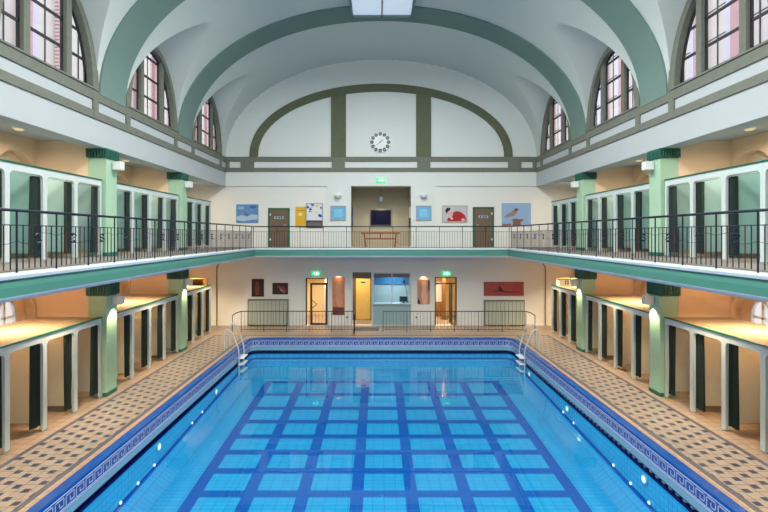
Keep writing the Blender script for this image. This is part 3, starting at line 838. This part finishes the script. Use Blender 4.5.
picture('painting', 502, 531, 203, 226, (146, 176, 216), 'large pale blue picture of a bird on a rock, far right wall', var=.05,
        shapes=[('bird', (150, 132, 120), [(503.5, 217.6), (508, 213.6), (512, 211.5), (514.5, 208.8), (517.4, 208), (519.2, 209.6), (517.4, 210.8), (517, 213), (514, 216), (509.5, 217)]),
                ('head', (110, 70, 52), pd(516.4, 209.6, 1.7, 1.3)),
                ('rock', (134, 92, 78), [(511.5, 219.8), (515, 218.6), (519, 219), (523.5, 219.2), (523, 221), (520.5, 222), (521.4, 225.6), (512.5, 225.8), (513.5, 221.8)]),
                ('rock', (150, 112, 100), [(502.2, 223.8), (511, 223.4), (511.5, 225.8), (502.2, 225.8)])])
def exit_sign(px, py, w_, h_, label, Y=FAR):
    x, z = FX(px), FZ(py)
    t = thing('exit_sign', (x, Y-.05, z-h_/2), label, 'sign', 'green emergency exit signs')
    MB().box(x-w_/2, x+w_/2, Y-.07, Y, z-h_/2, z+h_/2).build('housing', 'exit_green', t)
    b = MB()                       # running figure, doorway and arrow
    q = Y-.074
    b.plate([(x-w_*.36, z+h_*.08), (x-w_*.2, z+h_*.2), (x-w_*.08, z+h_*.02), (x-w_*.12, z-h_*.05), (x-w_*.06, z-h_*.34), (x-w_*.12, z-h_*.36), (x-w_*.2, z-h_*.1), (x-w_*.32, z-h_*.28), (x-w_*.36, z-h_*.22), (x-w_*.26, z-h_*.02)], 'xz', q, Y-.07)
    b.plate(disc(x-w_*.14, z+h_*.3, h_*.1), 'xz', q, Y-.07)
    b.plate(rect(x+w_*.04, x+w_*.24, z-h_*.36, z+h_*.38), 'xz', q, Y-.07)
    b.plate([(x+w_*.28, z+.02*h_), (x+w_*.38, z+.2*h_), (x+w_*.46, z+.02*h_), (x+w_*.4, z+.02*h_), (x+w_*.4, z-.3*h_), (x+w_*.34, z-.3*h_), (x+w_*.34, z+.02*h_)], 'xz', q, Y-.07)
    b.build('pictogram', 'exit_white', t)
exit_sign(380.5, 180.2, .38, .2, 'green emergency exit sign above the upper niche')
exit_sign(315.7, 273.5, .38, .2, 'green emergency exit sign above the left ground floor doorway', FAR+.06)
exit_sign(446.2, 273.5, .38, .2, 'green emergency exit sign above the right ground floor doorway', FAR+.06)
for px, lab in ((338.3, 'white wall lamp above the light blue picture left of the niche'), (423.2, 'white wall lamp above the light blue picture right of the niche')):
    x, z = FX(px), FZ(195.2)
    t = thing('wall_lamp', (x, FAR-.1, z-.1), lab, 'lamp', 'white wall lamps')
    MB().lathe([(.05, -.08), (.12, -.05), (.17, .04), (.16, .08)], (x, FAR-.12, z-.06)).build('shade', 'white_plastic', t, smooth=True)
    MB().box(x-.04, x+.04, FAR-.1, FAR-.001, z-.04, z+.06).build('bracket', 'white_plastic', t)
# clock
cx, cz = FX(380.2), FZ(142.4)
t = thing('wall_clock', (cx, FAR-.05, cz-.47), 'round white clock with dark hour discs in the middle of the lunette', 'clock')
MB().lathe([(.47, 0), (.47, -.04), (.46, -.05)], (cx, FAR, cz), 'y', 40).build('dial', 'white_plastic', t)
for k in range(12):
    a = math.pi/2-2*math.pi*k/12; ux, uz = cx+.38*math.cos(a), cz+.38*math.sin(a)
    dd = MB().lathe([(.085, -.05), (.085, -.056)], (ux, FAR, uz), 'y', 14).build('hour_disc', 'black', t)
    cu = bpy.data.curves.new('numeral', 'FONT'); cu.body = str(12 if k == 0 else k); cu.size = .075; cu.align_x = 'CENTER'; cu.align_y = 'CENTER'
    cu.extrude = .001; cu.materials.append(M['white_plastic'])
    tmp = bpy.data.objects.new('tmp', cu); C.objects.link(tmp); bpy.context.view_layer.update()
    me = bpy.data.meshes.new_from_object(tmp.evaluated_get(bpy.context.evaluated_depsgraph_get())); bpy.data.objects.remove(tmp)
    no = bpy.data.objects.new('numeral', me); C.objects.link(no)
    no.rotation_euler = (math.pi/2, 0, 0); no.parent = dd; no.location = Vector((ux, FAR-.058, uz))-t.location
def hand(nm, ang, L, w_, q, m='black'):
    a = math.radians(ang); dx, dz = math.sin(a), math.cos(a)
    MB().plate([(cx-dx*.06-dz*w_, cz-dz*.06+dx*w_), (cx+dx*L-dz*w_*.5, cz+dz*L+dx*w_*.5), (cx+dx*L+dz*w_*.5, cz+dz*L-dx*w_*.5), (cx-dx*.06+dz*w_, cz-dz*.06-dx*w_)], 'xz', FAR-.06-q, FAR-.055-q).build(nm, m, t)
hand('hour_hand', 47, .18, .022, .002); hand('minute_hand', 232, .29, .011, .006, 'iron_red')
MB().lathe([(.025, -.05), (.025, -.07)], (cx, FAR, cz), 'y', 12).build('hub', 'black', t)

# things in the niche
t = thing('television', (FX(381), nback-.05, 4.7), 'black flat television hanging at the back of the upper niche', 'television')
tx0, tx1 = -.70, .42
xa = (370.5-378.2)*nback/455-.13; xb = (391-378.2)*nback/455-.13; za = EYE+(235-225.3)*nback/455; zb_ = EYE+(235-210)*nback/455
MB().box(xa, xb, nback-.08, nback-.01, za, zb_).build('casing', 'black', t, bevel=.01)
mat('screen', (8, 12, 40), .6, var=.6, scale=2, emit=.15, spec=.1)
MB().box(xa+.05, xb-.05, nback-.084, nback-.08, za+.05, zb_-.05).build('screen', 'screen', t)
for px, lab in ((nx0+.02, 'narrow blue and black poster on the left cheek of the niche'), (nx1-.02, 'narrow white and black poster on the right cheek of the niche')):
    L_ = px < 0
    t = thing('poster', (px, FAR+.5, 4.85), lab, 'poster')
    MB().box(px-.015, px+.015, FAR+.35, FAR+1.05, 4.55, 5.45).build('sheet', 'dark_blue' if L_ else 'white_plastic', t)
    MB().box(px-.018, px+.018, FAR+.35, FAR+1.05, 4.5, 4.75 if L_ else 4.95).build('lower_panel', 'black', t)
zl = EYE+(235-199)*22.0/455
t = thing('pendant_lamp', (.0, 21.9, zl-.12), 'small glass pendant lamp inside the upper niche', 'lamp')
MB().tube([(.0, 21.9, 6.38), (0, 21.9, zl+.12)], .01).build('cord', 'black', t)
MB().lathe([(.04, -.13), (.08, -.08), (.09, 0), (.07, .09), (.02, .13)], (0, 21.9, zl)).build('lamp_shade', 'trim_white', t, smooth=True)
l = lamp('niche_light', 'AREA', (0, 21.9, zl-.15), 12, (1, .85, .6), size=.2, parent=t); l.data.spread = math.radians(120)
# bench
bx0, bx1 = (361-378.2)*20.6/455-.13, (399.5-378.2)*20.6/455-.13
t = thing('wooden_bench', ((bx0+bx1)/2, 20.5, 3.6), 'red-brown wooden bench with slanted legs in front of the niche', 'bench')
MB().box(bx0, bx1, 20.34, 20.42, 4.20, 4.27).box(bx0, bx1, 20.45, 20.53, 4.20, 4.27).box(bx0, bx1, 20.56, 20.64, 4.20, 4.27).build('seat', 'bench_wood', t)
for d, x in ((1, bx0+.12), (-1, bx1-.12)):
    for y in (20.38, 20.6):
        MB().plate([(x+d*.07, 3.6), (x-.0, 4.22), (x+d*.06, 4.22), (x+d*.13, 3.6)], 'xz', y-.025, y+.025).build('leg', 'bench_wood', t)
    MB().box(x+d*.02, x+d*.07, 20.36, 20.62, 3.8, 3.85).build('crossbar', 'bench_wood', t)
MB().box(bx0+.16, bx1-.16, 20.47, 20.51, 3.95, 4.01).build('stretcher', 'bench_wood', t)
for x in ((bx0+bx1)/2,): MB().box(x-.03, x+.03, 20.46, 20.52, 4.0, 4.22).build('brace', 'bench_wood', t)

# ================================================================== far wall, ground floor
Y0 = FAR+.06
picture('painting', 251.5, 263.7, 279, 296.7, (62, 26, 28), 'tall dark red picture, leftmost above the left radiator', var=.5, scale=5,
        shapes=[('figure', (116, 62, 50), [(256, 281), (258.6, 283), (259.6, 288), (258.6, 295), (255.4, 295.6), (254.4, 289), (255, 284)])])
picture('painting', 272.3, 287.8, 283, 294.5, (56, 26, 30), 'wide dark red picture, second above the left radiator', var=.5, scale=5,
        shapes=[('figure', (138, 60, 60), [(278, 285), (284, 287), (286.5, 291.5), (284, 292), (280.5, 289), (276.5, 287)]), ('figure', (180, 130, 130), [(279, 287.5), (282, 290), (285, 292.6), (284, 293), (280, 290.6)])])
picture('painting', 332.3, 344.6, 277.5, 315, (204, 132, 96), 'tall narrow orange picture right of the left doorway', var=.35, scale=3,
        shapes=[('figure', (214, 156, 116), [(336, 283), (339, 280.5), (341.5, 285), (341, 293), (342.4, 303), (339, 311), (336.4, 303), (335, 292)]), ('shade', (110, 56, 48), [(332.6, 307), (344.4, 307.5), (344.4, 314.8), (332.6, 314.8)])])
picture('painting', 417.6, 429.8, 279.7, 304.2, (196, 140, 110), 'tall picture of a pale figure left of the right doorway', var=.2, scale=3,
        shapes=[('figure', (230, 184, 150), [(421.5, 283), (424.5, 280.6), (427, 283), (426, 288), (427.6, 296), (427, 303.6), (422.5, 303.8), (421, 294), (422.4, 288)]), ('shade', (80, 40, 36), [(417.8, 298), (420, 301), (420.5, 304), (417.8, 304)]), ('shade', (90, 46, 40), [(428, 280), (429.7, 280), (429.7, 292), (428.4, 290)])])
picture('painting', 484, 524, 282, 296, (164, 70, 70), 'wide red abstract picture above the right radiator', var=.35, scale=5,
        shapes=[('line', (70, 28, 30), [(490, 292.5), (499, 290), (507, 291.5), (520, 291.8), (520, 292.6), (507, 293), (498, 291.4)]), ('figure', (60, 24, 28), [(499, 286.6), (500.4, 286.4), (503.6, 291), (501, 291), (498.6, 291)])])
for px0, px1, py0, lab in ((248.4, 288.4, 299.2, 'grey-green radiator cover beneath the dark red pictures'), (484, 524, 300, 'grey-green radiator cover beneath the wide red picture')):
    x0, x1, z1 = FX(px0), FX(px1), FZ(py0)
    t = thing('radiator_cover', ((x0+x1)/2, Y0-.1, .0), lab, 'radiator', 'grey-green radiator covers')
    MB().box(x0+.03, x1-.03, Y0-.16, Y0-.002, .06, z1-.05).build('panel', 'heater', t)
    MB().box(x0, x1, Y0-.18, Y0-.002, z1-.05, z1).box(x0, x0+.04, Y0-.17, Y0-.002, .0, z1-.05).box(x1-.04, x1, Y0-.17, Y0-.002, 0, z1-.05).build('frame', 'stone', t)
    for k in range(9):
        xx = x0+.2+k*(x1-x0-.4)/8; MB().box(xx-.006, xx+.006, Y0-.166, Y0-.16, .1, z1-.1).build('groove', 'dark_frame', t)
for s, side in ((-1, 'left'), (1, 'right')):
    b = MB().tube([(s*7.52, Y0-.05, 0), (s*7.52, Y0-.05, 2.55), (s*7.5, Y0-.05, 2.7), (s*7.4, Y0-.05, 2.85)], .025, 8)
    tag(b.build('downpipe', 'stone', origin=base(b)), 'thin grey pipe running up the far %s corner wall' % side, 'pipe', 'thin grey wall pipes')
# glazed doors
dn = 0
for (x0, x1, zt), flip in ((DL, 0), (DR, 1)):
    dn += 1
    root = bpy.data.objects.new('door_%d' % dn, None); C.objects.link(root); root.location = ((x0+x1)/2, FAR+.15, 0); struct(root)
    b = MB().box(x0, x0+.05, FAR+.08, FAR+.16, .01, zt).box(x1-.05, x1, FAR+.08, FAR+.16, .01, zt).box(x0, x1, FAR+.08, FAR+.16, zt-.04, zt)
    b.build('frame', 'dark_frame', root)
    if not flip:
        xa, xb = x0+.2, x1-.04; Yd = FAR+.1
        b = MB().box(xa, xa+.09, Yd, Yd+.04, .02, 1.95).box(xb-.06, xb, Yd, Yd+.04, .02, 1.95).box(xa, xb, Yd, Yd+.04, 1.86, 1.95).box(xa, xb, Yd, Yd+.04, .02, .1)
        b.build('leaf_frame', 'dark_frame', root)
        MB().box(xa+.09, xb-.06, Yd+.015, Yd+.02, .1, 1.86).build('pane', 'glass', root)
        MB().tube([(xa+.1, Yd-.03, 1.15), (xa+.32, Yd-.03, .98), (xa+.1, Yd-.03, .8)], .02).build('handle', 'black', root)
        MB().tube([(xa+.32, Yd-.03, .98), (xb-.06, Yd-.03, .97)], .014).build('push_bar', 'steel', root)
    else:                                   # opened inwards, edge-on
        xa, xb = x1-.22, x1-.05
        b = MB().box(x0+.05, x1-.05, FAR+.1, FAR+.14, 1.9, 1.95).box(x1-.22, x1-.19, FAR+.14, FAR+.95, .02, 1.9)
        b.build('leaf_frame', 'dark_frame', root)
for name, x, z0, z1, y, lab in (('column', -2.72, 0, 2.8, 22.6, 'white round column seen through the left glazed door'), ('column', -2.45, 0, 2.8, 22.9, 'second white column behind the left glazed door, farther right')):
    b = MB().lathe([(.07, 0), (.07, 2.79)], (x, y, 0), n=16)
    tag(b.build(name, 'white_plastic', origin=base(b), smooth=True), lab, 'column', 'white columns behind the left doorway')
t = thing('wall_cupboard', (2.75, 23.3, 0), 'white cupboard on the wall seen through the right doorway', 'cupboard')
MB().box(2.45, 3.1, 23.2, 23.49, .75, 1.75).build('body', 'white_plastic', t); MB().box(2.75, 2.76, 23.19, 23.2, .75, 1.75).build('door_gap', 'dark_frame', t)
MB().box(2.45, 3.1, 23.22, 23.49, .0, .75).build('lower_body', 'box_brown', t)
t = thing('upright_panel', (3.22, 22.3, 0), 'olive-brown upright panel behind the right doorway', 'panel')
MB().box(3.0, 3.16, 22.2, 22.4, 0, 2.79).build('panel', 'box_brown', t)
# passage with the yellow door
dn += 1
root = bpy.data.objects.new('door_%d' % dn, None); C.objects.link(root); root.location = (-.9, 22.3, 0); struct(root)
MB().box(-1.22, -.52, 22.3, 22.34, .02, 2.16).build('leaf', 'yellow_door', root)
MB().box(-1.6, -1.22, 22.3, 22.4, 0, 2.8).box(-.52, -.41, 22.3, 22.4, 0, 2.8).box(-1.22, -.52, 22.3, 22.4, 2.16, 2.8).build('surround', 'wood_door', root)
MB().box(-1.0, -.74, 22.29, 22.3, 2.02, 2.1).box(-.98, -.76, 22.29, 22.3, 1.8, 1.87).build('sign', 'dark_blue', root)
MB().tube([(-.6, 22.3, 1.0), (-.6, 22.25, 1.0), (-.7, 22.25, 1.0)], .012).build('handle', 'steel', root)
b = MB().box(-1.37, -1.31, FAR+.08, FAR+.2, .01, 2.44).box(-.44, -.38, FAR+.08, FAR+.2, .01, 2.44)
struct(b.build('trim_passage', 'steel'))
struct(MB().box(-1.31, -.44, FAR+.12, FAR+.16, 2.15, 2.44).build('trim_passage_head', 'wood_door'))
# attendants' booth
t = thing('attendant_booth', (.48, FAR+.2, 0), 'pale blue glazed attendant booth in the middle of the far wall', 'booth')
MB().box(-.38, 1.36, FAR+.1, FAR+.2, .01, .95).build('lower_panel', 'booth_blue', t)
MB().box(-.38, 1.36, FAR+.02, FAR+.55, .95, .999).build('counter', 'booth_blue', t)
b = MB().box(-.38, -.33, FAR+.1, FAR+.16, 1.0, 2.43).box(1.31, 1.36, FAR+.1, FAR+.16, 1.0, 2.43).box(.48, .53, FAR+.1, FAR+.16, 1.0, 2.43).box(-.38, 1.36, FAR+.1, FAR+.16, 2.38, 2.43)
b.build('frame', 'trim_white', t)
MB().box(-.33, 1.31, FAR+.13, FAR+.15, 2.2, 2.38).build('transom', 'wood_door', t)
for x0, x1 in ((-.33, .48), (.53, 1.31)): MB().box(x0, x1, FAR+.12, FAR+.125, 1.0, 2.38).build('pane', 'glass', t)
struct(MB().box(-.40, 1.55, 22.6, 22.65, .01, 2.8).box(-.40, -.36, FAR+.25, 22.6, .01, 2.8).build('wall_booth', 'booth_blue'))
mat('poster_blue', (30, 110, 160), .5, var=.3, scale=3)
t = thing('sea_poster', (.3, 22.5, 1.6), 'wide blue poster on the back wall inside the attendant booth', 'poster')
MB().box(-.32, 1.38, 22.56, 22.59, 1.7, 2.3).build('sheet', 'poster_blue', t)
t = thing('computer_monitor', (1.05, FAR+.35, 1.0), 'black computer monitor on the counter of the attendant booth', 'monitor')
MB().box(.86, 1.24, FAR+.3, FAR+.34, 1.06, 1.30).build('screen', 'black', t); MB().box(1.02, 1.08, FAR+.32, FAR+.36, 1.0, 1.08).box(.97, 1.13, FAR+.28, FAR+.42, 1.0, 1.01).build('stand', 'black', t)
t = thing('desk_lamp', (.98, FAR+.4, 1.0), 'black jointed desk lamp behind the monitor in the booth', 'lamp')
MB().tube([(1.24, FAR+.46, 1.0), (1.2, FAR+.46, 1.5), (1.08, FAR+.46, 2.0)], .015).build('arm', 'black', t)
MB().lathe([(.1, -.05), (.03, .06)], (1.08, FAR+.46, 1.98), n=12).build('lamp_shade', 'black', t)
MB().lathe([(.06, 0), (.06, .02)], (1.24, FAR+.46, 1.001), n=12).build('foot', 'black', t)
mat('mat_grey', (84, 86, 96), .9)
b = MB().box(-1.2, -.1, 19.75, 20.35, .002, .02)
tag(b.build('door_mat', 'mat_grey', origin=base(b)), 'dark grey mat on the floor before the passage to the yellow door', 'mat')
for px in (347, 416.5):
    x = FX(px); b = MB().lathe([(.04, 0), (.04, -.02)], (x, Y0, .38), 'y', 10)
    tag(b.build('wall_socket', 'black', origin=base(b)), 'small dark round socket low on the wall %s the booth' % ('left of' if px < 380 else 'right of'), 'socket', 'low wall sockets')
# lamps of the rooms behind
for x, y, e, lab in ((-2.95, 22.0, 34, 'left glazed doorway'), (2.95, 22.0, 34, 'right doorway'), (-.95, 21.7, 12, 'passage'), (.6, 21.8, 22, 'attendant booth')):
    t = thing('ceiling_lamp', (x, y, 2.7), 'round ceiling lamp inside, behind the %s' % lab, 'lamp', 'round ceiling lamps')
    MB().lathe([(.14, 0), (.15, .03), (.15, .1)], (x, y, 2.7)).build('housing', 'steel', t, smooth=True)
    MB().lathe([(.1, -.03), (.13, -.005), (.13, 0)], (x, y, 2.7)).build('lens', 'lampglass', t, smooth=True)
    lamp('room_light', 'AREA', (x, y, 2.66), e*1.6, (1, .80, .52) if 'booth' not in lab else (.85, .95, 1), size=.3, parent=t).data.spread = math.radians(125)
# little spotlights above the two tall pictures
for px, lab in ((338.5, 'small white picture light above the tall orange picture'), (423.7, 'small white picture light above the pale figure picture')):
    x = FX(px); t = thing('picture_light', (x, Y0-.1, 2.38), lab, 'lamp', 'picture lights')
    MB().lathe([(.05, -.03), (.06, .0), (.04, .05)], (x, Y0-.16, 2.42), n=12).build('shade', 'white_plastic', t)
    MB().tube([(x, Y0, 2.45), (x, Y0-.16, 2.47)], .012).build('arm', 'white_plastic', t)
    l = lamp('picture_spot', 'SPOT', (x, Y0-.18, 2.36), 7, (1, .7, .4), parent=t, rad=.03, rot=(math.radians(22), 0, 0)); l.data.spot_size = math.radians(90); l.data.spot_blend = .6
